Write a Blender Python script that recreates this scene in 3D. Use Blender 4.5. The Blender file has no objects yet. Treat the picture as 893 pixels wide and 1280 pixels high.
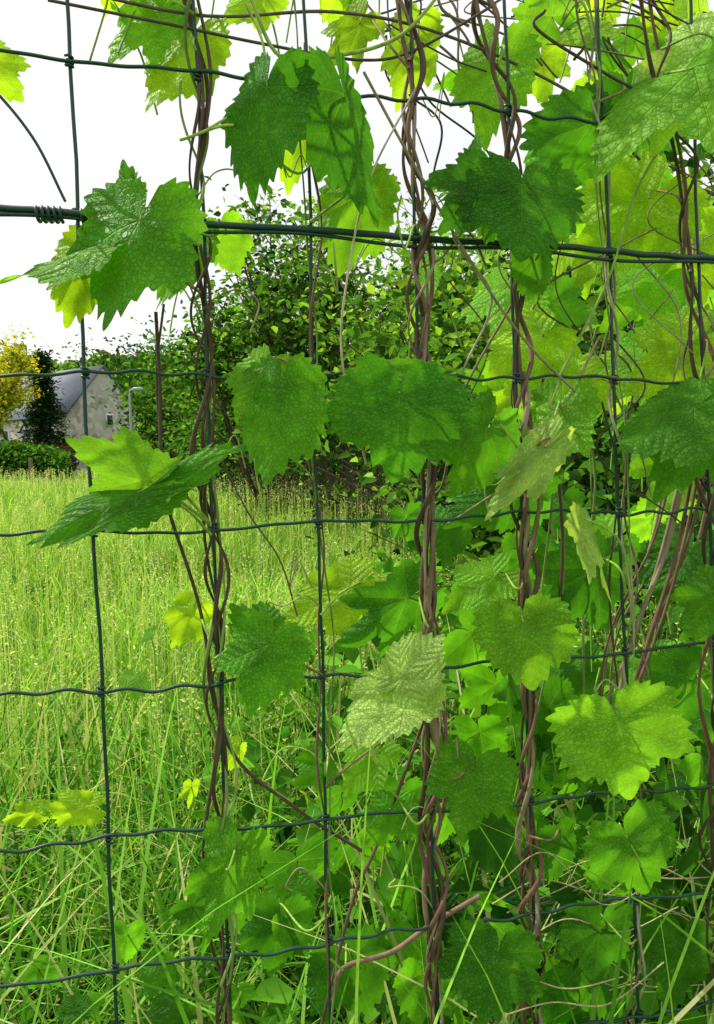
import bpy, math, numpy as np
from mathutils import Matrix, Vector
R=np.random.RandomState(7)
S=bpy.context.scene
# ---------------- camera ----------------
CAMZ=1.2; PITCH=4.5; ROLL=1.34; F=960.0
cam_d=bpy.data.cameras.new("camera"); cam=bpy.data.objects.new("camera",cam_d); S.collection.objects.link(cam)
M=Matrix.Rotation(math.radians(90-PITCH),4,'X')@Matrix.Rotation(math.radians(-ROLL),4,'Z')
cam.matrix_world=Matrix.Translation((0,0,CAMZ))@M
cam_d.sensor_fit='VERTICAL'; cam_d.sensor_height=36; cam_d.sensor_width=36; cam_d.lens=27
cam_d.clip_start=0.02; cam_d.clip_end=3000
S.camera=cam
RM=np.array(M.to_3x3()); C=np.array([0,0,CAMZ])
YAW=math.radians(12.5)
FU=np.array([math.cos(YAW),math.sin(YAW),0]); FN=np.array([math.sin(YAW),-math.cos(YAW),0]); FO=np.array([0,0.55,CAMZ])
UP=np.array([0,0,1.0])
def ray(px,py):
    return RM@np.array([(px-446.5)/F,-(py-640)/F,-1.0])
def P(px,py,off=0.0):   # photo measurement -> point on the fence plane, off metres in front of it
    d=ray(px,py); t=((FO-C)@FN+off)/(d@FN); return C+d*t
def B(px,py,y):
    d=ray(px,py); return C+d*(y/d[1])
# ---------------- mesh helpers ----------------
def mk(name,V,polys,mats,attrs=None,parent=None,smooth=True):
    me=bpy.data.meshes.new(name); V=np.asarray(V,dtype=np.float32)
    polys=[np.asarray(p,dtype=np.int32) for p in polys if len(p)]
    nl=sum(p.size for p in polys); nf=sum(len(p) for p in polys)
    me.vertices.add(len(V)); me.vertices.foreach_set('co',V.ravel())
    me.loops.add(nl); me.polygons.add(nf)
    me.loops.foreach_set('vertex_index',np.concatenate([p.ravel() for p in polys]))
    tot=np.concatenate([np.full(len(p),p.shape[1],np.int32) for p in polys])
    st=np.concatenate([[0],np.cumsum(tot)[:-1]]).astype(np.int32)
    me.polygons.foreach_set('loop_start',st); me.polygons.foreach_set('loop_total',tot)
    if smooth: me.polygons.foreach_set('use_smooth',np.ones(nf,dtype=bool))
    me.update(calc_edges=True)
    for k,a in (attrs or {}).items():
        a=np.asarray(a,dtype=np.float32)
        if k=='tint':
            at=me.attributes.new(k,'FLOAT_COLOR','POINT'); at.data.foreach_set('color',np.c_[a,np.ones(len(a))].astype(np.float32).ravel())
        else:
            at=me.attributes.new(k,'FLOAT_VECTOR','POINT'); at.data.foreach_set('vector',a.ravel())
    me.materials.append(mats)
    ob=bpy.data.objects.new(name,me); S.collection.objects.link(ob)
    if parent: ob.parent=parent
    return ob
def empty(name):
    e=bpy.data.objects.new(name,None); e.empty_display_size=.1; S.collection.objects.link(e); return e
class Acc:
    def __init__(s): s.V=[];s.P={};s.A={};s.n=0
    def add(s,V,F_,**at):
        V=np.asarray(V); F_=np.asarray(F_)
        s.V.append(V); s.P.setdefault(F_.shape[1],[]).append(F_+s.n)
        for k,a in at.items():
            a=np.asarray(a,dtype=float)
            if a.ndim==1: a=np.tile(a,(len(V),1))
            s.A.setdefault(k,[]).append(a)
        s.n+=len(V)
    def make(s,name,mat,parent=None,smooth=True):
        return mk(name,np.concatenate(s.V),[np.concatenate(p) for p in s.P.values()],mat,{k:np.concatenate(a) for k,a in s.A.items()},parent,smooth)
def smoothpath(pts,n=8):
    p=np.asarray(pts,float)
    if len(p)<3: 
        t=np.linspace(0,1,n+1)[:,None]; return p[0]*(1-t)+p[-1]*t
    q=np.vstack([2*p[0]-p[1],p,2*p[-1]-p[-2]]); out=[]
    for i in range(len(p)-1):
        a,b,c,d=q[i:i+4]
        t=np.linspace(0,1,n,endpoint=False)[:,None]
        out.append(.5*((2*b)+(-a+c)*t+(2*a-5*b+4*c-d)*t*t+(-a+3*b-3*c+d)*t**3))
    out.append(p[-1:]); return np.vstack(out)
def tube(acc,path,r,col,k=6):
    p=np.asarray(path,float); n=len(p)
    r=np.full(n,r) if np.isscalar(r) else np.asarray(r)
    T=np.gradient(p,axis=0); T/=np.linalg.norm(T,axis=1)[:,None]+1e-12
    a=np.cross(T,UP); bad=np.linalg.norm(a,axis=1)<.25
    a[bad]=np.cross(T[bad],[1.0,0,0])
    N=np.zeros_like(p); N[0]=a[0]/np.linalg.norm(a[0])
    for i in range(1,n):
        v=N[i-1]-T[i]*(N[i-1]@T[i]); N[i]=v/(np.linalg.norm(v)+1e-12)
    Bn=np.cross(T,N); an=np.linspace(0,2*np.pi,k,endpoint=False)
    V=p[:,None,:]+r[:,None,None]*(np.cos(an)[None,:,None]*N[:,None,:]+np.sin(an)[None,:,None]*Bn[:,None,:])
    i=np.arange(n-1)[:,None]*k; j=np.arange(k)[None,:]; j2=(j+1)%k
    Fq=np.stack([i+j,i+j2,i+k+j2,i+k+j],-1).reshape(-1,4)
    acc.add(V.reshape(-1,3),Fq,tint=np.asarray(col,float))
# ---------------- materials ----------------
def newmat(name):
    m=bpy.data.materials.new(name); m.use_nodes=True; nt=m.node_tree
    for n in list(nt.nodes): nt.nodes.remove(n)
    out=nt.nodes.new('ShaderNodeOutputMaterial'); return m,nt,out
def nd(nt,t,**k):
    n=nt.nodes.new(t)
    for a,b in k.items(): setattr(n,a,b)
    return n
def mth(nt,op,a,b=None,c=None,clamp=False):
    n=nt.nodes.new('ShaderNodeMath'); n.operation=op; n.use_clamp=clamp
    for i,v in enumerate((a,b,c)):
        if v is None: continue
        if isinstance(v,(int,float)): n.inputs[i].default_value=v
        else: nt.links.new(v,n.inputs[i])
    return n.outputs[0]
def mixc(nt,fac,a,b,bt='MIX'):
    n=nt.nodes.new('ShaderNodeMix'); n.data_type='RGBA'; n.blend_type=bt
    for s,v in ((n.inputs[0],fac),(n.inputs[6],a),(n.inputs[7],b)):
        if isinstance(v,(int,float)): s.default_value=v
        elif isinstance(v,tuple): s.default_value=(*v,1)
        else: nt.links.new(v,s)
    return n.outputs[2]
def leafmat(name,veins=True,transl=.47,rough=.5,spec=.2,tm=(1.9,1.8,.6)):
    m,nt,out=newmat(name); L=nt.links
    at=nd(nt,'ShaderNodeAttribute',attribute_name='tint')
    col=at.outputs['Color']
    mx=nd(nt,'ShaderNodeMixShader'); mx.inputs[0].default_value=transl
    tr=nd(nt,'ShaderNodeBsdfTranslucent')
    if veins:
        xy=nd(nt,'ShaderNodeAttribute',attribute_name='lxy')
        nz=nd(nt,'ShaderNodeTexNoise'); nz.inputs['Scale'].default_value=2.5; nz.inputs['Detail'].default_value=5; nz.inputs['Roughness'].default_value=.62
        L.new(xy.outputs['Vector'],nz.inputs['Vector'])
        f=mth(nt,'MULTIPLY_ADD',nz.outputs[0],1.5,.25)
        cc=nd(nt,'ShaderNodeVectorMath',operation='SCALE'); L.new(at.outputs['Color'],cc.inputs[0]); L.new(f,cc.inputs['Scale'])
        col=cc.outputs[0]
        va=nd(nt,'ShaderNodeAttribute',attribute_name='vein'); sx=nd(nt,'ShaderNodeSeparateXYZ'); L.new(va.outputs['Vector'],sx.inputs[0])
        a,b=sx.outputs[0],sx.outputs[1]
        wid=mth(nt,'MULTIPLY_ADD',a,-.010,.016)
        mr=nd(nt,'ShaderNodeMapRange',interpolation_type='SMOOTHSTEP'); L.new(b,mr.inputs[0]); mr.inputs[1].default_value=0; L.new(wid,mr.inputs[2]); mr.inputs[3].default_value=1; mr.inputs[4].default_value=0
        main=mr.outputs[0]
        q=mth(nt,'MULTIPLY',b,b)
        s=mth(nt,'SUBTRACT',a,mth(nt,'MULTIPLY',b,.8)); s=mth(nt,'SUBTRACT',s,mth(nt,'MULTIPLY',q,.7))
        s=mth(nt,'ADD',s,mth(nt,'MULTIPLY',nz.outputs[0],.12))
        s=mth(nt,'MULTIPLY',s,7.0)
        fr=mth(nt,'ABSOLUTE',mth(nt,'SUBTRACT',mth(nt,'FRACT',s),.5))
        fr=mth(nt,'SUBTRACT',.5,fr)
        m2=nd(nt,'ShaderNodeMapRange',interpolation_type='SMOOTHSTEP'); L.new(fr,m2.inputs[0]); m2.inputs[1].default_value=.0; m2.inputs[2].default_value=.06; m2.inputs[3].default_value=.7; m2.inputs[4].default_value=0
        vein=mth(nt,'MAXIMUM',main,m2.outputs[0])
        vo=nd(nt,'ShaderNodeTexVoronoi',feature='DISTANCE_TO_EDGE'); vo.inputs['Scale'].default_value=20; L.new(xy.outputs['Vector'],vo.inputs['Vector'])
        puff=mth(nt,'POWER',mth(nt,'MULTIPLY',fr,2.0),.6)
        h=mth(nt,'MULTIPLY',mth(nt,'MINIMUM',vo.outputs['Distance'],.12),3.8)
        h=mth(nt,'ADD',h,mth(nt,'MULTIPLY',puff,.9)); h=mth(nt,'SUBTRACT',h,mth(nt,'MULTIPLY',main,.9))
        bp=nd(nt,'ShaderNodeBump'); bp.inputs['Strength'].default_value=1.0; bp.inputs['Distance'].default_value=.0021; L.new(h,bp.inputs['Height']); bump=bp.outputs[0]
        bl=nd(nt,'ShaderNodeMapRange'); L.new(nz.outputs[0],bl.inputs[0]); bl.inputs[1].default_value=.6; bl.inputs[2].default_value=.8; bl.inputs[4].default_value=.4
        col=mixc(nt,bl.outputs[0],col,(.32,.46,.05))
        pale=mixc(nt,1.0,col,(1.9,1.5,2.0),'MULTIPLY')
        pale=mixc(nt,.12,pale,(.5,.6,.25))
        col=mixc(nt,mth(nt,'MULTIPLY',vein,.55),col,pale)
        pr=nd(nt,'ShaderNodeBsdfPrincipled'); L.new(col,pr.inputs['Base Color']); pr.inputs['Roughness'].default_value=rough; pr.inputs['Specular IOR Level'].default_value=spec
        L.new(bump,pr.inputs['Normal'])
    else:
        pr=nd(nt,'ShaderNodeBsdfDiffuse'); L.new(col,pr.inputs['Color'])
    tc=mixc(nt,1.0,col,tm,'MULTIPLY'); L.new(tc,tr.inputs[0])
    L.new(pr.outputs[0],mx.inputs[1]); L.new(tr.outputs[0],mx.inputs[2]); L.new(mx.outputs[0],out.inputs[0])
    return m
def solidmat(name,rough=.6,nscale=60,namp=.8,bump=.4,bd=.002,col=None,stretch=None,spec=.3):
    m,nt,out=newmat(name); L=nt.links
    geo=nd(nt,'ShaderNodeNewGeometry'); nz=nd(nt,'ShaderNodeTexNoise'); nz.inputs['Scale'].default_value=nscale; nz.inputs['Detail'].default_value=4
    mp=nd(nt,'ShaderNodeMapping'); L.new(geo.outputs['Position'],mp.inputs[0]); L.new(mp.outputs[0],nz.inputs['Vector'])
    if stretch: mp.inputs['Scale'].default_value=stretch
    f=mth(nt,'MULTIPLY_ADD',nz.outputs[0],namp*2,1-namp)
    cc=nd(nt,'ShaderNodeVectorMath',operation='SCALE')
    if col: cc.inputs[0].default_value=col
    else:
        at=nd(nt,'ShaderNodeAttribute',attribute_name='tint'); L.new(at.outputs['Color'],cc.inputs[0])
    L.new(f,cc.inputs['Scale'])
    pr=nd(nt,'ShaderNodeBsdfPrincipled'); L.new(cc.outputs[0],pr.inputs['Base Color']); pr.inputs['Roughness'].default_value=rough; pr.inputs['Specular IOR Level'].default_value=spec
    bp=nd(nt,'ShaderNodeBump'); bp.inputs['Strength'].default_value=bump; bp.inputs['Distance'].default_value=bd; L.new(nz.outputs[0],bp.inputs['Height']); L.new(bp.outputs[0],pr.inputs['Normal'])
    L.new(pr.outputs[0],out.inputs[0]); return m
m_leaf=leafmat("hop_leaf"); m_foil=leafmat("foliage",False,.35,tm=(1.7,1.5,.7)); m_grass=leafmat("grass_blades",False,.4,tm=(1.5,1.4,.8))
m_bark=solidmat("vine_stem",.65,180,.85,.8,.001,stretch=(1,1,.2)); m_wood=solidmat("bark",.85,25,.6,.6,.01)
m_wire=solidmat("green_coated_wire",.4,300,.35,.25,.0004,col=(.006,.042,.028),spec=.5)
m_ground=solidmat("meadow_soil",.95,6,.5,.5,.03,col=(.06,.13,.02))
m_hill=solidmat("hill_meadow",.95,.03,.4,.2,.1,col=(.14,.24,.06))
# ---------------- terrain ----------------
def g(x,y): return .012*np.clip(y,0,60)+.04*np.sin(x*.9+1)*np.sin(y*.6)
xs=np.concatenate([np.linspace(-1500,-60,14),np.linspace(-50,50,60),np.linspace(60,1500,14)]); ys=np.concatenate([[-400,-60,-20],np.linspace(-10,70,80),np.linspace(90,2200,25)])
X,Y=np.meshgrid(xs,ys); Z=g(X,Y); nx=len(xs)
i,j=np.meshgrid(np.arange(len(ys)-1),np.arange(nx-1),indexing='ij'); q=(i*nx+j).ravel()
mk("ground",np.c_[X.ravel(),Y.ravel(),Z.ravel()],[np.c_[q,q+1,q+nx+1,q+nx]],m_ground)
xs=np.linspace(-500,500,90); ys=np.linspace(110,520,40); X,Y=np.meshgrid(xs,ys); t=(Y-110)/410
Z=.5+np.sin(np.clip(t,0,1)*np.pi)**.8*(26+5*np.sin(X*.013+1)+2.5*np.sin(X*.05+Y*.02))-1
nx=len(xs); i,j=np.meshgrid(np.arange(len(ys)-1),np.arange(nx-1),indexing='ij'); q=(i*nx+j).ravel()
mk("hill",np.c_[X.ravel(),Y.ravel(),Z.ravel()],[np.c_[q,q+1,q+nx+1,q+nx]],m_hill)
# ---------------- foliage scatter ----------------
def leafcards(acc,pos,size,cols,seed=0,up=.5,droop=0.0,asp=.55):
    r=np.random.RandomState(seed); n=len(pos)
    d=r.normal(size=(n,3)); d[:,2]=d[:,2]*.6-droop; d/=np.linalg.norm(d,axis=1)[:,None]
    nn=r.normal(size=(n,3)); nn[:,2]=np.abs(nn[:,2])+up; s=np.cross(d,nn); s/=np.linalg.norm(s,axis=1)[:,None]; nn=np.cross(s,d)
    sz=(size*r.uniform(.6,1.35,n))[:,None]; w=sz*asp*.5
    V=np.stack([pos,pos+d*sz*.35+s*w+nn*sz*.06,pos+d*sz*.72+s*w*.7+nn*sz*.04,pos+d*sz-nn*sz*.12,pos+d*sz*.72-s*w*.7+nn*sz*.04,pos+d*sz*.35-s*w+nn*sz*.06],1).reshape(-1,3)
    b=np.arange(n)[:,None]*6; Fq=np.concatenate([b+np.array([[0,1,2,3]]),b+np.array([[0,3,4,5]])])
    acc.add(V,Fq,tint=np.repeat(cols,6,0))
def pick(cols,n,r,var=.25):
    c=np.array(cols)[r.randint(len(cols),size=n)]; return c*(1+r.uniform(-var,var,(n,1)))
def tree(name,base,h,spread,nleaf,lsize,cols,seed,trunk=.12,clump=.35,levels=3,bark=(.10,.075,.05),conif=False,up0=.25,asp=.55,skirt=0,maxr=None):
    r=np.random.RandomState(seed); par=empty(name); aw=Acc(); tips=[]
    base=np.array(base,float)
    def br(p,d,l,rad,lv):
        n=5; pts=[p]; 
        for k in range(n):
            d=d+r.normal(size=3)*.16+np.array([0,0,.05]); d/=np.linalg.norm(d); pts.append(pts[-1]+d*l/n)
        pts=np.array(pts)
        if maxr and (np.hypot(*(pts[-1]-base)[:2])>maxr or pts[-1][2]-base[2]>h): return
        tube(aw,pts,np.linspace(rad,rad*.45,n+1),bark,5)
        if lv>=levels-1: tips.extend(pts[2:])
        elif lv==levels-2: tips.extend(pts[3:])
        if lv<levels:
            for k in range(5 if lv==0 else 4):
                s=pts[r.randint(1 if lv else 2,n+1)]; a=r.uniform(0,2*np.pi); e=r.uniform(-.1,.8)
                nd_=np.array([math.cos(a)*spread/h*1.6,math.sin(a)*spread/h*1.6,e])+d*.4; nd_/=np.linalg.norm(nd_)
                br(s,nd_,l*r.uniform(.5,.75),rad*.5,lv+1)
    if conif:
        tube(aw,[base,base+[0,0,h]],np.array([trunk,.02]),bark,6)
        for k in range(260):
            t=r.uniform(.05,1); a=r.uniform(0,6.28); rr=spread*(1-t)**.7*r.uniform(.6,1.1)*(1+.25*math.sin(a*3+t*9))
            e=base+[0,0,h*t]; f=e+[math.cos(a)*rr,math.sin(a)*rr,-.1*rr]
            tube(aw,[e,f],np.array([.03,.01]),bark,4); tips.extend([e+(f-e)*u for u in (.4,.7,.9,1)])
    else:
        ns=3 if up0<.2 else 1
        for k in range(ns):
            br(base+r.normal(size=3)*[.15,.15,0]*(ns>1),np.array([r.normal()*.15*ns*(.5 if maxr else 1),r.normal()*.15*ns*(.5 if maxr else 1),1.0]),h*.55,trunk,0)
    for k in range(skirt):   # low suckering shoots
        a=r.uniform(0,6.28); q=r.uniform(.3,1)*spread; p1=base+[math.cos(a)*q,math.sin(a)*q,r.uniform(.15,.42)*h]
        tube(aw,smoothpath([base+[math.cos(a)*q*.3,math.sin(a)*q*.3,0],(base+p1)/2+[0,0,.1],p1],3),trunk*.15,bark,4); tips.extend([p1,p1-[0,0,.1*h],(p1+base)/2+[0,0,.12*h]])
    tips=np.array(tips); n=len(tips)
    idx=r.randint(n,size=nleaf); w=r.uniform(.5,1.3,n)
    pos=tips[idx]+r.normal(size=(nleaf,3))*clump*w[idx][:,None]*[1,1,.7]
    pos[:,2]=np.maximum(pos[:,2],base[2]+.05)
    lv=r.uniform(.5,1.45,n)[idx][:,None]
    al=Acc(); leafcards(al,pos,lsize,pick(cols,nleaf,r)*lv,seed,asp=asp)
    aw.make("trunk_and_branches",m_wood,par); al.make("crown",m_foil,par)
    return par
G1=(.06,.18,.02);G2=(.12,.30,.03);G3=(.20,.42,.05);GD=(.02,.065,.012);G4=(.30,.52,.06)
def bx(px,y): p=B(px,565,y); return (p[0],y,float(g(p[0],y)))
tree("hazel_tree",bx(425,10.5),4.5,1.7,8500,.105,[GD,G1,G2,G3],3,.05,.16,4,up0=.1,skirt=90,maxr=1.7)
tree("hazel_tree",bx(335,12.5),3.7,1.4,5500,.11,[GD,G1,G2,G3],5,.045,.17,4,up0=.1,skirt=80,maxr=1.35)
tree("elder_shrub",bx(555,8),3.6,1.5,7000,.10,[G1,G2,G3,G4],8,.04,.16,4,up0=.1,skirt=70,maxr=1.6)
tree("elder_shrub",bx(720,5.5),3.4,1.6,6000,.10,[GD,G1,G2,G3,G4],12,.03,.18,3,up0=.1,skirt=60,maxr=1.5)
tree("elder_shrub",bx(890,4.2),3.0,1.4,5000,.09,[GD,G1,G2,G3],14,.03,.16,3,up0=.1,skirt=50,maxr=1.4)
tree("elder_shrub",bx(620,4.6),2.0,1.1,4500,.075,[GD,G1,G2,G3],16,.02,.15,3,up0=.1,skirt=50,maxr=1.2)
tree("bramble_shrub",bx(800,3.2),1.6,1.1,4500,.07,[GD,G1,G2],18,.012,.14,3,up0=.1,skirt=50)
tree("elder_shrub",bx(480,13),2.2,2.2,3500,.12,[GD,G1],19,.03,.25,3,up0=.1,skirt=50)
tree("elder_shrub",bx(340,16),2.2,2.5,3500,.14,[GD,G1],20,.03,.3,3,up0=.1,skirt=60)
tree("elder_shrub",bx(262,19),2.0,1.6,2600,.14,[GD,G1,G2],26,.04,.25,3,up0=.1,skirt=50)
tree("conifer_tree",bx(58,36),5.6,1.2,7000,.22,[(.014,.045,.014),(.03,.08,.025)],21,.15,.18,conif=True,asp=.3)
tree("laburnum_tree",bx(5,34),5.4,1.9,5000,.18,[(.62,.55,.03),(.45,.48,.04),(.25,.38,.04)],22,.1,.3)
tree("copper_beech_shrub",bx(76,30),1.4,.5,1400,.11,[(.05,.03,.02),(.06,.06,.03)],23,.05,.12,up0=.1)
for k,(px,y,h,s,c) in enumerate([(200,40,6.0,2.5,[GD,G1]),(240,36,6.3,3,[G1,G2]),(275,30,5.0,2.4,[G1,G2]),(150,85,11,6,[G2,G3]),(60,95,12,6,[G2,G3]),(215,80,12,6,[G1,GD])]):
    tree("ash_tree",bx(px,y),h,s,4200,.005*y+.09,c,30+k,.15,.012*y+.1,skirt=60,up0=.1)
tree("ash_tree",bx(172,31),1.6,.9,1800,.11,[G1,G2],41,.04,.2,up0=.1)
r=np.random.RandomState(4); ha=Acc()
n=9000; px=r.uniform(-60,85,n); yy=27+r.normal(0,.5,n); p=np.array([B(a,565,b) for a,b in zip(px,yy)])
gz=g(p[:,0],yy); hh=1.25+.2*np.sin(p[:,0]*2)+.12*np.sin(p[:,0]*5.1)
p[:,2]=gz+hh*np.sqrt(r.uniform(0,1,n)); leafcards(ha,p,.14,pick([GD,G1,G2],n,r),5); ha.make("hedge",m_foil)
r=np.random.RandomState(9); da=Acc()
for k in range(120):
    x=r.uniform(-150,110); y=r.uniform(120,290); z0=26*math.sin((y-110)/410*math.pi)**.8-1
    hh=r.uniform(6,11); rr=hh*.42; n=260
    d=r.normal(size=(n,3)); d/=np.linalg.norm(d,axis=1)[:,None]; d*=(r.uniform(.5,1,n)**.4)[:,None]*(1+.25*np.sin(d[:,:1]*5+k)*np.cos(d[:,2:]*6))
    pos=np.array([x,y,z0+hh*.55])+d*[rr,rr,hh*.5]
    c=np.array([(.06,.13,.03),(.11,.21,.05),(.16,.26,.06),(.035,.08,.03)][r.randint(4)])
    leafcards(da,pos,2.1,pick([c],n,r,.35),k,asp=.8)
da.make("distant_trees",m_foil)
# ---------------- stone house ----------------
m_stone,nt,out=newmat("rubble_stone"); geo=nd(nt,'ShaderNodeNewGeometry'); vo=nd(nt,'ShaderNodeTexVoronoi'); vo.inputs['Scale'].default_value=3.2; nt.links.new(geo.outputs['Position'],vo.inputs['Vector'])
cr=nd(nt,'ShaderNodeValToRGB'); cr.color_ramp.elements[0].color=(.34,.31,.26,1); cr.color_ramp.elements[1].color=(.66,.62,.55,1); sp=nd(nt,'ShaderNodeSeparateXYZ'); nt.links.new(vo.outputs['Color'],sp.inputs[0]); nt.links.new(sp.outputs[0],cr.inputs[0])
pr=nd(nt,'ShaderNodeBsdfPrincipled'); pr.inputs['Roughness'].default_value=.9; nt.links.new(cr.outputs[0],pr.inputs['Base Color']); nt.links.new(pr.outputs[0],out.inputs[0])
m_slate=solidmat("slate_roof",.6,5,.3,.4,.02,col=(.10,.12,.16)); m_glass=solidmat("window_glass",.1,1,.1,0,.01,col=(.03,.035,.04)); m_white=solidmat("white_paint",.5,3,.1,0,.01,col=(.75,.75,.72)); m_oak=solidmat("weathered_wood",.8,20,.4,.4,.005,col=(.14,.10,.06))
m_metal=solidmat("painted_metal",.4,20,.1,.1,.001,col=(.35,.37,.38))
def box(name,c,s,mat,par):
    c=np.array(c);s=np.array(s)/2
    V=np.array([[x,y,z] for x in(-1,1) for y in(-1,1) for z in(-1,1)])*s+c
    return mk(name,V,[[(0,1,3,2),(4,6,7,5),(0,4,5,1),(2,3,7,6),(0,2,6,4),(1,5,7,3)]],mat,parent=par,smooth=False)
def house(name,loc,rot,L,W,H,RH,chim=True):
    e=empty(name)
    V=[(-L/2,-W/2,-1),(L/2,-W/2,-1),(L/2,W/2,-1),(-L/2,W/2,-1),(-L/2,-W/2,H),(L/2,-W/2,H),(L/2,W/2,H),(-L/2,W/2,H),(-L/2,0,H+RH),(L/2,0,H+RH)]
    mk("walls",V,[[(0,1,5,4),(2,3,7,6)],[(1,2,6,9,5),(3,0,4,8,7)]],m_stone,parent=e,smooth=False)
    o=.25;t=.12
    for sgn,nm in((-1,"roof_front"),(1,"roof_back")):
        dy=sgn*(W/2+o); dz=H-o*RH/(W/2)
        V=[(-L/2-o,0,H+RH+.02),(L/2+o*.4,0,H+RH+.02),(L/2+o*.4,dy,dz+.02),(-L/2-o,dy,dz+.02)]; V+= [(a,b,c+t) for a,b,c in V]
        mk(nm,V,[[(0,1,2,3),(4,7,6,5),(0,4,5,1),(1,5,6,2),(2,6,7,3),(3,7,4,0)]],m_slate,parent=e,smooth=False)
    for k,x in enumerate((-L*.3,0,L*.3)):
        box("window_frame_%d"%k,(x,-W/2-.02,H*.6),(1,.08,1.2),m_white,e); box("window_pane_%d"%k,(x,-W/2-.07,H*.6),(.8,.03,1.0),m_glass,e)
    box("gable_window_frame",(L/2+.02,.3,H*.9),(.08,.5,.7),m_white,e); box("gable_window_pane",(L/2+.07,.3,H*.9),(.03,.38,.55),m_glass,e)
    box("door",(L*.15,-W/2-.03,1),(.9,.08,2),m_oak,e)
    if chim: box("chimney",(-L/2+.5,0,H+RH+.35),(.6,.8,1.1),m_stone,e)
    e.location=loc; e.rotation_euler=(0,0,rot); return e
p=B(127,545,45); house("stone_house",(p[0]-3.0,47.4,.5),math.radians(-36),8,5.0,3.2,2.7,False)
p=B(-12,545,38); house("stone_barn",(p[0]-2,38,.4),math.radians(10),4.5,3,1.7,.8,False)
la=Acc(); b=B(165,552,30); top=B(165,492,30); z0=float(g(b[0],30))
tube(la,[(b[0],30,z0),(b[0],30,z0+.8),(b[0],30,top[2])],np.array([.09,.06,.05]),(1,1,1),8)
tube(la,smoothpath([(b[0],30,top[2]),(b[0]+.03,30,top[2]+.12),(b[0]+.25,30,top[2]+.17)]),.03,(1,1,1),6)
tube(la,[(b[0]+.1,30,top[2]+.16),(b[0]+.2,30,top[2]+.17),(b[0]+.5,30,top[2]+.16),(b[0]+.55,30,top[2]+.15)],np.array([.02,.08,.07,.02]),(1,1,1),8)
la.make("street_lamp",m_metal)
fa=Acc(); b=B(38,580,22); z0=float(g(b[0],22)); tube(fa,[(b[0],22,z0),(b[0],22,z0+.5),(b[0]+.02,22,z0+.95),(b[0]+.02,22,z0+1.0)],np.array([.07,.065,.06,.02]),(1,1,1),8); fa.make("fence_post",m_oak)
# ---------------- grass ----------------
def blades(acc,base,h,w,lean,bend,cols,seg,r,lo=.7):
    n=len(base); a=r.uniform(0,2*np.pi,n); d=np.c_[np.cos(a),np.sin(a),np.zeros(n)]; b=a+r.normal(0,.9,n)+np.pi/2; s=np.c_[np.cos(b),np.sin(b),np.zeros(n)]
    Vs=[]
    for k in range(seg+1):
        t=k/seg; c=base+d*(lean*t+bend*t*t*h)[:,None]; c[:,2]+=h*(t-.45*np.minimum(bend,1.3)*t**3)
        ww=(w*(1-t**2.2)*.5+.0002)*(min(1,.55+t*2))
        Vs+= [c-s*ww[:,None],c+s*ww[:,None]]
    V=np.stack(Vs,1).reshape(-1,3); b0=np.arange(n)[:,None]*(2*(seg+1))
    Fq=np.concatenate([b0+np.array([[2*k,2*k+1,2*k+3,2*k+2]]) for k in range(seg)])
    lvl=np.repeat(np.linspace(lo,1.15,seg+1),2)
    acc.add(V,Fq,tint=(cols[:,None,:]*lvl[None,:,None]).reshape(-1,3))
r=np.random.RandomState(11)
GC=[(.22,.48,.04),(.33,.60,.07),(.13,.36,.03),(.45,.66,.13),(.38,.56,.11)]
ga=Acc(); n=80000; y=1.3+27*r.uniform(0,1,n)**1.7; x=r.uniform(-1,1,n)*(y*.6+1.5)
hh=(.38+.09*np.sin(x*1.3+y*.7)+.07*np.sin(x*3.1-y*2.2))*r.uniform(.6,1.35,n)
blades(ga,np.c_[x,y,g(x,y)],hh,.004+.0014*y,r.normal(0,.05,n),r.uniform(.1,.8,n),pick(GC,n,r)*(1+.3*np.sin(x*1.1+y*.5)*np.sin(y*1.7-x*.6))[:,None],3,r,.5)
n=7500; y=1.5+22*r.uniform(0,1,n)**1.5; x=r.uniform(-1,1,n)*(y*.6+1.3); hs=r.uniform(.42,.76,n)+.05*np.sin(x*1.3+y)
base=np.c_[x,y,g(x,y)]
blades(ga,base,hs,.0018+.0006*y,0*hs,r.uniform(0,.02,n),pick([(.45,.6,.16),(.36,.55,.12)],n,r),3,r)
m=12; top=np.repeat(base+np.c_[np.zeros(n),np.zeros(n),hs],m,0); t=np.tile(np.linspace(0,1,m),n)
pos=top+np.c_[r.normal(0,.015,n*m)*(1.2-t),r.normal(0,.015,n*m)*(1.2-t),-.14+t*.15]
leafcards(ga,pos,.009+.0010*pos[:,1],pick([(.70,.78,.34),(.56,.68,.24),(.60,.62,.34)],n*m,r),3,up=0,asp=.4)
ga.make("meadow_grass",m_grass)
ga=Acc(); n=6200; u=r.uniform(-1.0,1.3,n); v=r.uniform(.04,1.5,n); base=FO+FU*u[:,None]-FN*v[:,None]; base[:,2]=g(base[:,0],base[:,1])
cl=.5+.5*np.sin(u*9+v*7)*np.sin(v*11-u*4)
hh=r.uniform(.42,.93,n)*(.85+.25*cl)*(1+.10*np.clip(u,-.3,.8))
blades(ga,base,hh,r.uniform(.003,.013,n),r.normal(0,.1,n),r.uniform(.1,1.1,n),pick([(.12,.36,.03),(.19,.48,.04),(.05,.18,.015),(.05,.18,.015),(.32,.60,.10),(.50,.54,.22)],n,r)*(1-.35*np.clip(u*2,0,1))[:,None],9,r,.15)  # dark blade bases and dimmer right side: shade put into the tint
n=460; u=r.uniform(-.6,.9,n); v=r.uniform(-.07,.08,n); base=FO+FU*u[:,None]-FN*v[:,None]; base[:,2]=g(base[:,0],base[:,1])
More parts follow.
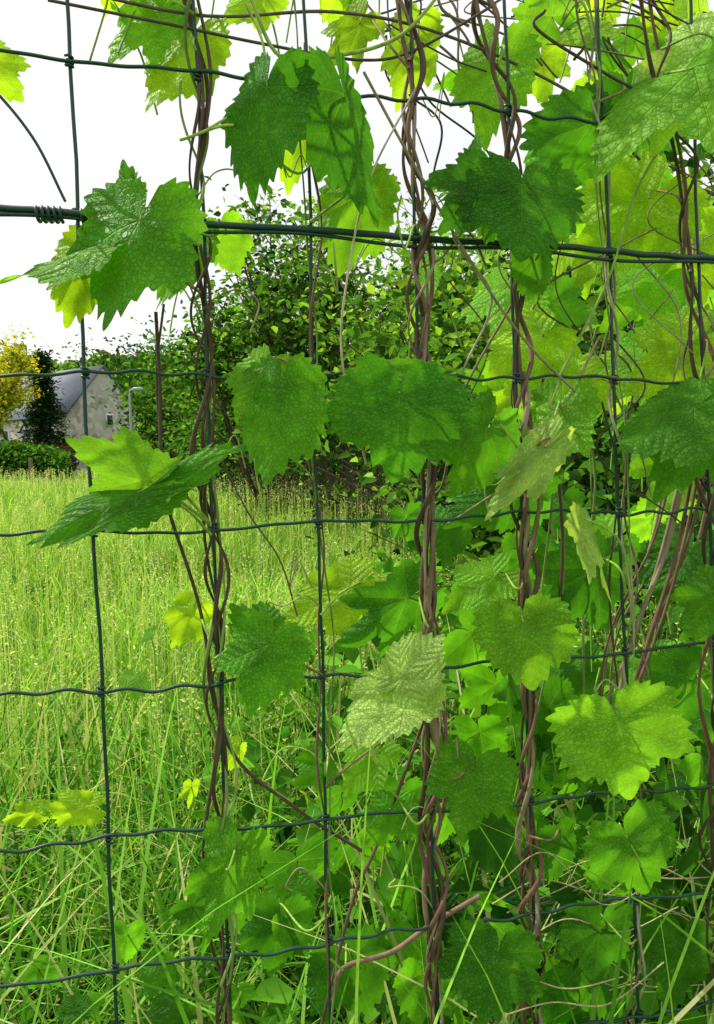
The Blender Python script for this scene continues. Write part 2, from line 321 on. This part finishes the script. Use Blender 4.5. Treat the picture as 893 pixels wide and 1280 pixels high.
blades(ga,base,r.uniform(.78,1.18,n),r.uniform(.003,.010,n),r.normal(0,.12,n),r.uniform(.1,.8,n),pick([(.2,.46,.05),(.3,.6,.08),(.58,.58,.28),(.10,.32,.025)],n,r),12,r,.25)  # blade bases darkened here too, shade painted into the tint
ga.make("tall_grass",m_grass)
# ---------------- wire fence ----------------
fence=empty("wire_fence"); aw=Acc(); W1=(1,1,1)
vw=[(83,148),(243,290),(380,414),(512,547),(630,672),(748,800),(862,910)]
vl=[(P(a,0),P(b,1280)) for a,b in vw]
du=(vl[-1][0]-vl[0][0])/6; du2=(vl[-1][1]-vl[0][1])/6
for k in range(1,9): vl.append((vl[0][0]-du*k,vl[0][1]-du2*k)); vl.append((vl[6][0]+du*k,vl[6][1]+du2*k))
def zl(a,b,z): t=(z-a[2])/(b[2]-a[2]); return a+(b-a)*t
rr=np.random.RandomState(2)
for a,b in vl:
    zz=np.linspace(.02,1.95,70); pts=np.array([zl(a,b,z) for z in zz]); pts+=FU*(.0009*np.sin(zz*17+rr.uniform(0,6))+.0005*np.sin(zz*60+rr.uniform(0,6)))[:,None]
    tube(aw,pts,.00125,W1,6)
aw.make("vertical_wires",m_wire,fence)
rows=[(-120,-10,.0014),(68,168,.0012),(262,325,.0024),(465,476,.0012),(668,636,.0012),(873,806,.0012),(1060,978,.0012),(1228,1110,.0012)]
rl=[(P(0,a),P(893,b),w) for a,b,w in rows]
dz=np.array([0,0,.1])
for k in range(1,8): rl.append((rl[7][0]-dz*k,rl[7][1]-dz*k,.0012))
aw=Acc(); ak=Acc()
for a,b,w in rl:
    L0=np.linalg.norm(b-a); D=(b-a)/L0; s=np.linspace(-.6,L0+.65,420); ph=rr.uniform(0,6)
    amp=.0013 if w<.002 else .0004
    pts=a+D*s[:,None]+UP*(amp*np.sin(s*2*np.pi/.037+ph)*(.7+.5*np.sin(s*9+ph))+amp*1.4*np.sin(s*2*np.pi/.17+ph*2)+amp*np.sin(s*2*np.pi/.53+ph*3))[:,None]+FN*.003
    tube(aw,pts,w,W1,6)
    if w>.002:
        pts2=a+D*s[:,None]+UP*(-.0045+.0018*np.sin(s*2*np.pi/.16))[:,None]+FN*(.003+.002*np.cos(s*2*np.pi/.16))[:,None]; tube(aw,pts2,.0013,W1,6)
    for p0,p1 in vl:
        dd=(p1-p0); A=np.array([[D@FU,-(dd@FU)],[D[2],-dd[2]]]); rhs=np.array([(p0-a)@FU,(p0-a)[2]])
        s0,t0=np.linalg.solve(A,rhs); c=a+D*s0
        th=np.linspace(0,2*np.pi*2.5,26); rad=.0023
        h=c+FU*(rad*np.cos(th))[:,None]+FN*(.0008+rad*np.sin(th))[:,None]+UP*(-.0035+.007*th/th[-1])[:,None]
        tube(ak,h,.0009,W1,5)
tube(aw,smoothpath([P(-40,85,.01),P(0,120,.008),P(45,178,.008),P(82,252,.006)],10),.0010,W1,6)
for cx in (62,118):
    th=np.linspace(0,2*np.pi*4.5,60); c=P(cx,262+cx*.07,.003)
    h=c+UP*(.0045*np.cos(th)-.001)[:,None]+FN*(.0045*np.sin(th))[:,None]+FU*(-.008+.016*th/th[-1])[:,None]; tube(ak,h,.0012,W1,6)
aw.make("horizontal_wires",m_wire,fence); ak.make("wire_knots",m_wire,fence)
# ---------------- hop leaves ----------------
CT={'A':([0,30,52,82,110,145,168,180],[1,.68,.84,.62,.64,.54,.34,.05]),
    'B':([0,27,50,80,108,145,168,180],[1,.52,.88,.50,.66,.46,.28,.05]),
    'C':([0,24,50,80,110,145,168,180],[1,.82,.78,.67,.62,.53,.33,.05])}
VA=[0,52,110]
def make_leaf(kind,seed,M=84,rings=9):
    r=np.random.RandomState(seed); ca,crd=CT[kind]; 
    th=np.linspace(0,math.pi-.02,M)
    for v in VA: th[np.argmin(abs(th-math.radians(v)))]=math.radians(v)
    halves=[]
    for side in(1,-1):
        c2=np.array(crd)*(1+r.uniform(-.09,.09,8)); c2[0]=1; c2[-1]=.05; deg=np.degrees(th)
        env=np.zeros(M)
        for k in range(7):
            a0,a1=ca[k],ca[k+1]; mk_=(deg>=a0)&(deg<=a1); t=(deg[mk_]-a0)/(a1-a0)
            if c2[k]>c2[k+1]: t=t if k<6 else t
            if k<6:t=t*.55+.45*(t*t*(3-2*t))
            env[mk_]=c2[k]+(c2[k+1]-c2[k])*t
        ph=(th/math.pi*15+r.uniform(-.3,.3)*np.sin(th*3)); fr=ph-np.floor(ph)
        saw=np.where(fr<.7,1-fr/.7,(fr-.7)/.3)
        amp=(.12+.045*np.sin(ph*2.1+seed))*np.clip((math.pi-th)*2,0,1)*np.clip(th*9,.25,1)
        env=env*(1-amp*(1-saw))
        halves.append(env)
    TH=np.concatenate([-th[::-1],th[1:]]); RR=np.concatenate([halves[1][::-1],halves[0][1:]])
    s=np.linspace(0,1,rings+1)[1:]**.85
    rad=RR[None,:]*s[:,None]; x=rad*np.cos(TH); y=rad*np.sin(TH)
    aT=np.abs(TH); vi=np.radians(VA); near=vi[np.argmin(np.abs(aT[:,None]-vi[None,:]),1)]
    al=rad*np.cos(aT-near); be=np.abs(rad*np.sin(aT-near))
    x=np.concatenate([[0],x.ravel()]);y=np.concatenate([[0],y.ravel()]);al=np.concatenate([[0],al.ravel()]);be=np.concatenate([[0],be.ravel()])
    N=len(TH); i,j=np.meshgrid(np.arange(rings-1),np.arange(N-1),indexing='ij'); q=(1+i*N+j).ravel()
    quads=np.c_[q,q+N,q+N+1,q+1]; j=np.arange(N-1); tri=np.c_[np.zeros(N-1,int),1+j,2+j]
    return x,y,al,be,quads,tri
HI={k:[make_leaf(k,s) for s in range(6)] for k in 'ABC'}
LO={k:[make_leaf(k,s,56,4) for s in range(6)] for k in 'ABC'}
TT={'K':(.035,.14,.012),'D':(.06,.225,.014),'M':(.11,.35,.018),'L':(.21,.49,.03),'Y':(.36,.61,.025),'P':(.44,.64,.16)}  # darkest tint paints in deep shade, yellow one the glow of backlit leaves
TILT={'D':(-.15,.25,.5),'M':(-.3,.35,.9),'L':(-.45,.6,1.1),'Y':(-.3,.3,.9),'P':(-.7,1.1,1.3)}
lr=np.random.RandomState(5)
def put_leaf(acc,lib,kind,base,tip,w,tint,roll,fold,curl,face):
    x,y,al,be,quads,tri=lib[kind][lr.randint(6)]
    X=tip-base; L=np.linalg.norm(X); X=X/L
    Nn=face-(face@X)*X; Nn/=np.linalg.norm(Nn); c,s=math.cos(roll),math.sin(roll)
    Yv=np.cross(Nn,X); Nn2=Nn*c+Yv*s; Yv=np.cross(Nn2,X)
    rr_=np.hypot(x,y); th=np.arctan2(y,x); p1,p2=lr.uniform(0,6.28,2)
    z=-curl*x*np.abs(x)-fold*np.abs(y)+.13*be+.10*np.sin(3*th+p1)*rr_**2+.055*np.sin(7*th+p2)*rr_**2.5+.035*np.sin(7*x+p1)*np.cos(6*y+p2)
    yy=y*(1-.12*abs(fold))
    V=base+L*(x[:,None]*X+(w*yy)[:,None]*Yv+z[:,None]*Nn2)
    n=acc.n; col=np.array(tint)*(1+lr.uniform(-.15,.15))
    t2=np.tile(col,(len(V),1))*(1+.12*(rr_[:,None]-.4))
    vein=np.c_[al,be,0*al]; off=lr.uniform(0,50); lxy=np.c_[x+off,y,0*x+off]
    acc.V.append(V); acc.P.setdefault(4,[]).append(quads+n); acc.P.setdefault(3,[]).append(tri+n)
    for k,a in(('tint',t2),('vein',vein),('lxy',lxy)): acc.A.setdefault(k,[]).append(a)
    acc.n+=len(V)
vine=empty("hop_vine"); hl=Acc(); ps=Acc()
cols_={'A':[(243,-20),(247,200),(252,400),(262,600),(268,800),(275,1000),(285,1290)],
'B':[(378,-20),(385,200),(390,350),(397,560),(402,800),(408,1000),(415,1290)],
'C':[(505,-20),(515,150),(528,300),(525,420),(535,600),(540,800),(540,1000),(545,1290)],
'D':[(605,-20),(635,150),(648,350),(655,600),(660,850),(658,1000),(668,1290)],
'E':[(735,-20),(757,200),(768,400),(778,600),(788,850),(798,1290)],
'F':[(815,-20),(845,200),(870,400),(885,560),(893,750),(900,1290)]}
def colx(c,y): a=np.array(cols_[c]); return np.interp(y,a[:,1],a[:,0])
H=[(175,275,118,402,.95,'A','M',.035,.05,.1,.15,.2),
(108,314,-6,352,.6,'A','L',.03,.03,-.15,.15,.1),
(112,318,78,405,.75,'C','Y',.0,.01,.3,.1,.1),
(150,262,156,200,.7,'C','M',.0,-.01,.6,.3,.1),
(238,300,185,385,.75,'C','L',-.01,-.02,.2,.1,.1),
(335,112,298,238,.75,'C','D',.03,.03,-.4,.25,.2),
(238,52,182,142,.95,'A','Y',-.02,-.03,.2,.1,.1),
(200,15,128,75,.95,'A','L',-.03,-.04,.3,.1,.1),
(-20,70,30,125,.9,'A','Y',.0,.0,.1,.1,.1),
(428,120,484,278,.6,'C','D',.03,.03,.5,.3,.25),
(372,160,360,238,.75,'A','Y',-.03,-.03,.2,.1,.1),
(622,75,598,182,.85,'A','L',-.02,-.03,.0,.1,.1),
(652,232,658,314,1.4,'C','D',.03,.05,.0,.2,.35),
(610,232,560,278,.95,'A','D',.02,.04,.3,.2,.3),
(868,85,735,188,.8,'A','L',.03,.04,-.3,.15,.2),
(893,60,820,165,.85,'B','P',.02,.03,.4,.2,.2),
(740,155,652,185,.75,'C','D',.0,.0,.5,.3,.1),
(812,248,720,350,.95,'A','Y',-.03,-.04,.1,.1,.1),
(850,290,795,390,.95,'A','Y',-.06,-.07,.1,.1,.1),
(668,322,670,380,.8,'C','M',.02,.02,.2,.2,.2),
(450,242,420,345,.75,'C','L',-.03,-.04,.3,.1,.1),
(280,290,300,345,.95,'C','L',-.02,-.03,.3,.1,.1),
(500,492,497,594,1.4,'C','D',.04,.055,.05,.15,.35),
(522,474,445,478,.6,'C','M',.02,.03,.5,.2,.2),
(350,488,326,602,.8,'C','M',.035,.05,-.1,.2,.3),
(330,460,290,515,.9,'C','L',.02,.03,.2,.2,.2),
(182,600,82,548,.7,'A','L',.03,.03,.4,.15,.1),
(172,616,24,668,.45,'C','M',.04,.045,-.1,.2,.1),
(186,611,300,535,.38,'C','M',.035,.03,.3,.25,.1),
(612,535,572,618,.8,'C','M',.02,.03,.3,.2,.25),
(700,510,668,600,.8,'A','L',.0,.01,-.2,.15,.2),
(682,560,612,643,.45,'A','P',.03,.04,.6,.2,.2),
(868,510,775,560,.8,'C','M',.04,.05,-.3,.2,.2),
(885,520,832,610,.9,'A','M',.03,.05,.1,.2,.3),
(866,430,785,490,.85,'A','Y',-.02,-.02,.2,.1,.1),
(722,475,600,505,.55,'A','Y',-.03,-.02,.2,.1,.1),
(655,600,560,660,.65,'C','D',-.01,-.01,.3,.2,.2),
(735,662,780,755,.45,'B','P',.03,.04,.7,.2,.2),
(655,778,668,864,1.15,'C','L',.035,.05,.0,.1,.3),
(900,745,855,800,.95,'A','M',.03,.03,.1,.1,.2),
(772,902,800,1010,1.2,'A','L',.04,.05,.1,.08,.25),
(592,965,575,1048,1.1,'A','M',.035,.045,-.1,.15,.25),
(508,862,418,930,.8,'C','P',.035,.045,.0,.1,.1),
(502,850,548,788,.95,'C','P',.036,.04,-.1,.15,.1),
(338,805,306,896,1.0,'A','M',.035,.05,.1,.15,.3),
(335,800,285,755,.85,'C','M',.02,.01,.2,.2,.2),
(510,748,412,822,.6,'B','D',-.01,.0,.4,.2,.2),
(440,735,348,780,.65,'A','Y',-.03,-.02,.2,.1,.1),
(618,722,552,760,.75,'A','L',-.02,-.02,.2,.1,.1),
(292,1072,250,1200,.6,'B','M',.02,.03,.3,.2,.2),
(488,1012,465,1060,.9,'C','M',.0,.01,.2,.2,.3),
(470,942,425,995,.75,'A','L',-.02,-.02,.1,.1,.2),
(785,1048,822,1130,1.2,'A','M',.02,.03,.0,.15,.3),
(700,1055,690,1110,.95,'A','D',.0,.01,.2,.2,.2),
(622,1192,606,1288,1.25,'A','D',.02,.04,.1,.2,.3),
(750,1160,745,1250,.95,'A','D',.0,.01,.2,.2,.3),
(105,1010,42,1012,.6,'A','Y',-.02,-.02,.3,.1,.1),
(45,1015,0,1028,.6,'A','Y',-.02,-.02,.3,.1,.1),
(400,955,370,985,1.0,'A','M',-.03,-.02,.3,.1,.1),
(745,710,690,790,.95,'A','D',-.02,-.01,.2,.2,.2),
(240,765,212,812,.8,'A','Y',-.05,-.05,.2,.1,.1),
(860,850,800,900,1.0,'A','D',-.04,-.04,.2,.2,.2),
(350,1150,340,1230,1.0,'A','D',-.05,-.04,.2,.2,.2),
(440,1200,470,1285,1.0,'A','D',-.03,-.02,.2,.2,.2),
(850,1180,840,1270,1.0,'A','D',-.03,-.02,.2,.2,.2),
(690,20,650,-40,1.,'A','L',-.02,-.02,.2,.1,.1),
(700,45,760,10,.95,'A','Y',-.03,-.04,.2,.1,.1),
(520,45,495,140,.6,'A','Y',-.05,-.06,.2,.1,.1),
(450,30,400,90,.75,'B','Y',-.04,-.06,.2,.1,.1),
(785,120,800,200,.95,'A','M',-.01,-.01,.3,.2,.1),
]
for h in H:
    bx_,by_,tx,ty,w,kd,tn,ob,ot,ro,fo,cu=h
    b=P(bx_,by_,ob); t=P(tx,ty,ot); tl=TILT[tn]
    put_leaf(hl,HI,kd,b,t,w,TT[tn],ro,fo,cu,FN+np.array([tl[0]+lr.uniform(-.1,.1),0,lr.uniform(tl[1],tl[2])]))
    c=min('ABCDEF',key=lambda k:abs(colx(k,by_)-bx_)) if bx_>200 else 'A'
    if bx_<110: continue
    yc=by_+lr.uniform(-10,60); a=P(colx(c,yc),yc,.004)
    mid=(a+b)/2+FN*.012+UP*.012*lr.uniform(-.5,1)
    back=(b-t)/np.linalg.norm(b-t)*.01
    tube(ps,smoothpath([a,mid,b+back-FN*.004,b-FN*.0005],7),np.linspace(.0011,.0007,22),(.26,.42,.06) if lr.rand()<.85 else (.24,.16,.07),5)
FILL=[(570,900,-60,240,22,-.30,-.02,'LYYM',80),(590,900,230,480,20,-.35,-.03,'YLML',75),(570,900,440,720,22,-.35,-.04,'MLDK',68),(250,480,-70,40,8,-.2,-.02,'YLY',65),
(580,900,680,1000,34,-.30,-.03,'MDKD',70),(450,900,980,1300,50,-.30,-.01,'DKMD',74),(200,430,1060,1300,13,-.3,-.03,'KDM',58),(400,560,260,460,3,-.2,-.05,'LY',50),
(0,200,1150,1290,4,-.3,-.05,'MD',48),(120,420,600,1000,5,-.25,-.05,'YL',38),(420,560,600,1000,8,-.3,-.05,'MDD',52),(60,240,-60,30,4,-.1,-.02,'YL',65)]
for x0,x1,y0,y1,n,o0,o1,tn,sz in FILL:
    for k in range(n):
        px_,py_=lr.uniform(x0,x1),lr.uniform(y0,y1); o=lr.uniform(o0,o1); an=lr.uniform(-1.2,1.2)+math.pi/2; l=sz*lr.uniform(.45,1.15)
        b=P(px_,py_,o); t=P(px_+math.cos(an)*l,py_+math.sin(an)*l,o+lr.uniform(-.03,.03))
        fc=FN+np.array([lr.normal()*.5,0,.7+lr.normal()*.4])
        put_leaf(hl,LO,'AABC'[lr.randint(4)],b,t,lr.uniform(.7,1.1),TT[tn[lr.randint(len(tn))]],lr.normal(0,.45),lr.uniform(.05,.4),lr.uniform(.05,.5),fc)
        e=b+np.array([lr.uniform(-.03,.03),lr.uniform(-.01,.03),-.06]); tube(ps,smoothpath([e,(e+b)/2+[0,.01,.01],b],5),.0008,(.24,.38,.05),4)
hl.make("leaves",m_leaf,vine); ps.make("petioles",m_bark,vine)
# bines
st=Acc(); BR=[(.20,.14,.085),(.28,.22,.14),(.09,.055,.035),(.17,.24,.06),(.17,.095,.06),(.34,.31,.2),(.24,.35,.09)]
def bine(c,n,rad,tight,seed,radv=(.0007,.0017),pal=None):
    r=np.random.RandomState(seed); path=smoothpath([P(a,b,.0) for a,b in cols_[c]],30)
    s=np.concatenate([[0],np.cumsum(np.linalg.norm(np.diff(path,axis=0),axis=1))])
    for k in range(n):
        ph=r.uniform(0,6.28); fq=r.uniform(.45,1.4)*2*np.pi/tight*(1 if r.rand()<.8 else -1)
        w=rad*(1+.6*np.sin(s*r.uniform(8,26)+ph))+.001
        wob=sum(r.normal()*.0028/(q+1)**.8*np.sin(s*f_+r.uniform(0,6)) for q,f_ in enumerate((7,17,33,58)))
        wob2=sum(r.normal()*.003/(q+1)**.8*np.sin(s*f_+r.uniform(0,6)) for q,f_ in enumerate((9,21,40)))
        ang=s*fq+ph+1.2*np.sin(s*r.uniform(5,14)+ph)
        pt=path+FU*(w*np.cos(ang)+wob)[:,None]+FN*(w*np.sin(ang)+wob2)[:,None]
        a0=0
        if r.rand()<.3: a0=r.randint(0,len(pt)//2)
        rd=r.uniform(*radv); bc=BR[(pal or range(7))[r.randint(len(pal or range(7)))]]
        tube(st,pt[a0:],rd*(1+.18*np.sin(s[a0:]*60+ph)+.1*np.sin(s[a0:]*150)),bc,7)
bine('A',6,.004,.13,1,(.0008,.0019)); bine('B',2,.0025,.13,2,(.0007,.0010)); bine('C',8,.0048,.13,3,(.0009,.0023),[0,1,2,3,4,5]); bine('D',6,.004,.12,4,(.0008,.002),[0,2,4,1]); bine('E',3,.003,.14,5,(.0007,.0012)); bine('F',5,.0065,.17,6,(.0008,.0019))
def stem(pts,rad,col,o0=.0,o1=None,n=9,k=6):
    o=np.linspace(o0,o1 if o1 is not None else o0,len(pts)); tube(st,smoothpath([P(a,b,q) for (a,b),q in zip(pts,o)],n),rad,col,k)
stem([(195,390),(200,480),(202,580),(212,640),(250,760),(285,930),(370,1010),(455,1065)],.0013,(.09,.06,.04),-.02,-.01)
stem([(203,580),(196,470),(205,380)],.0009,(.11,.08,.05),-.02)
stem([(455,90),(520,210),(600,345),(660,430),(720,490)],.0010,(.28,.22,.13),.01)
stem([(520,110),(462,225),(434,350),(428,450),(458,580)],.0008,(.5,.42,.28),.012)
stem([(225,175),(300,158),(380,215),(430,80)],.0010,(.36,.52,.08),.012)
stem([(60,0),(210,30),(330,55),(450,75),(520,62),(620,5)],.0010,(.09,.07,.045),.0)
stem([(100,-10),(260,20),(420,15),(560,45),(720,120),(800,200)],.0011,(.13,.10,.07),-.01)
stem([(310,-10),(350,70),(420,70),(500,45),(560,-20)],.0013,(.30,.42,.08),.005)
stem([(255,165),(320,120),(330,60),(300,-10)],.0009,(.36,.5,.08),.01)
stem([(700,470),(760,350),(800,230),(870,120)],.0010,(.26,.38,.08),.005)
stem([(750,420),(690,540),(640,600),(560,655)],.0009,(.3,.24,.13),.0)
stem([(415,1250),(430,1210),(490,1190),(540,1155),(600,1120)],.0019,(.2,.12,.08),.0)
stem([(530,900),(505,970),(470,1060),(440,1130),(400,1290)],.0013,(.12,.08,.05),-.01)
stem([(540,620),(555,600),(575,500),(640,380)],.0010,(.17,.13,.08),-.01)
stem([(270,560),(310,640),(350,700),(372,770)],.0007,(.16,.11,.07),-.005)
for k in range(9):
    r=np.random.RandomState(50+k); x0=870+r.uniform(-35,25); 
    stem([(x0,560+r.uniform(-30,30)),(x0-25+r.uniform(-8,8),680),(x0-70+r.uniform(-20,20),800),(x0-100+r.uniform(-40,40),960)],r.uniform(.0008,.0017),BR[[0,1,4,4][r.randint(4)]],-.01-.008*k)
for k in range(5):
    r=np.random.RandomState(70+k); x0=700+r.uniform(-40,60)
    stem([(x0,480+r.uniform(-30,30)),(x0+20,600),(x0+r.uniform(-20,30),740),(x0+r.uniform(-30,30),900)],r.uniform(.0007,.0014),BR[r.randint(4)],-.02)
for k in range(46):
    r=np.random.RandomState(90+k); x0=r.uniform(430,780); y0=r.uniform(-60,60); an=r.uniform(-.6,1.4); l=r.uniform(100,280)
    a=(x0,y0); m1=(x0+math.cos(an)*l*.35+r.normal()*25,y0+math.sin(an)*l*.35-r.uniform(0,40)); m2=(x0+math.cos(an)*l*.7+r.normal()*20,y0+math.sin(an)*l*.6); b=(x0+math.cos(an)*l,y0+math.sin(an)*l*.8+r.uniform(0,60))
    stem([a,m1,m2,b],r.uniform(.0005,.0012),(.08,.06,.045) if r.rand()<.7 else (.2,.15,.1),r.uniform(-.15,.0),k=5)
for k in range(18):
    r=np.random.RandomState(190+k); x0=r.uniform(520,890); y0=r.uniform(150,420)
    stem([(x0,y0),(x0+r.normal()*40,y0+70),(x0+r.normal()*50,y0+150),(x0+r.normal()*40,y0+240)],r.uniform(.0005,.0009),BR[r.randint(len(BR))],r.uniform(-.1,.01),k=5)
for k in range(22):
    r=np.random.RandomState(290+k); x0=r.uniform(520,900); y0=r.uniform(1040,1280)
    stem([(x0,y0),(x0+60,y0-r.uniform(0,50)),(x0+130,y0-r.uniform(-30,60)),(x0+200,y0-r.uniform(-30,80))],r.uniform(.0004,.0008),(.46,.38,.2),r.uniform(-.1,.01),k=4)
for k in range(30):   # loose young side shoots and tendrils
    r=np.random.RandomState(400+k); c='AABCCDDEF'[r.randint(9)]; y0=r.uniform(0,1150); x0=colx(c,y0); sg=r.choice([-1,1]); l=r.uniform(30,90)
    stem([(x0,y0),(x0+sg*l*.3,y0-r.uniform(5,30)),(x0+sg*l*.7,y0-r.uniform(-20,50)),(x0+sg*l,y0+r.uniform(-50,30)),(x0+sg*l*.85,y0+r.uniform(-60,40))],r.uniform(.0004,.0008),[(.34,.48,.09),(.3,.22,.13),(.3,.4,.1)][r.randint(3)],0,r.uniform(-.02,.03),k=5)
st.make("bines",m_bark,vine)
wa=Acc(); r=np.random.RandomState(77); n=9000
u=r.uniform(-.5,1.5,n); v=r.uniform(.08,1.6,n); zt=r.uniform(0,1,n)**.7
keep=r.uniform(0,1,n)<np.clip((u+.35)*1.6,.15,.95); u=u[keep];v=v[keep];zt=zt[keep]; n=len(u)
pos=FO+FU*u[:,None]-FN*v[:,None]; pos[:,2]=g(pos[:,0],pos[:,1])+zt*(.62+.18*np.sin(u*5)+.25*np.clip(u,0,1))
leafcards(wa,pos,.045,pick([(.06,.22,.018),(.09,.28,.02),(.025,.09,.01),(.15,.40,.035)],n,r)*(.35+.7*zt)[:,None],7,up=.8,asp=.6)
wa.make("undergrowth_weeds",m_foil)
# ---------------- light ----------------
w=bpy.data.worlds.new("World"); S.world=w; w.use_nodes=True; nt=w.node_tree
for n_ in list(nt.nodes): nt.nodes.remove(n_)
EL=math.radians(54); AZ=math.radians(-62)
sky=nd(nt,'ShaderNodeTexSky',sky_type='NISHITA'); sky.sun_disc=False; sky.sun_elevation=EL; sky.sun_rotation=AZ; sky.dust_density=3
b1=nd(nt,'ShaderNodeBackground'); b1.inputs[1].default_value=.12; nt.links.new(sky.outputs[0],b1.inputs[0])
tc=nd(nt,'ShaderNodeTexCoord'); nz=nd(nt,'ShaderNodeTexNoise'); nz.inputs['Scale'].default_value=2.5; nz.inputs['Detail'].default_value=5; nt.links.new(tc.outputs['Generated'],nz.inputs['Vector'])
cr=nd(nt,'ShaderNodeValToRGB'); cr.color_ramp.elements[0].color=(.86,.86,.88,1); cr.color_ramp.elements[1].color=(1,1,.97,1); cr.color_ramp.elements[0].position=.3; cr.color_ramp.elements[1].position=.6; nt.links.new(nz.outputs[0],cr.inputs[0])
b2=nd(nt,'ShaderNodeBackground'); b2.inputs[1].default_value=1.15; nt.links.new(cr.outputs[0],b2.inputs[0])
mx=nd(nt,'ShaderNodeMixShader'); mx.inputs[0].default_value=.88; out=nd(nt,'ShaderNodeOutputWorld'); nt.links.new(b1.outputs[0],mx.inputs[1]); nt.links.new(b2.outputs[0],mx.inputs[2]); nt.links.new(mx.outputs[0],out.inputs[0])
sl=bpy.data.lights.new("sun",'SUN'); sl.energy=5.0; sl.angle=math.radians(1.5); sl.color=(1,.95,.83); so=bpy.data.objects.new("sun",sl); S.collection.objects.link(so)
sd=Vector((math.sin(AZ)*math.cos(EL),math.cos(AZ)*math.cos(EL),math.sin(EL))); so.rotation_euler=sd.to_track_quat('Z','Y').to_euler()
S.view_settings.view_transform='Standard'; S.view_settings.look='None'; S.view_settings.exposure=0
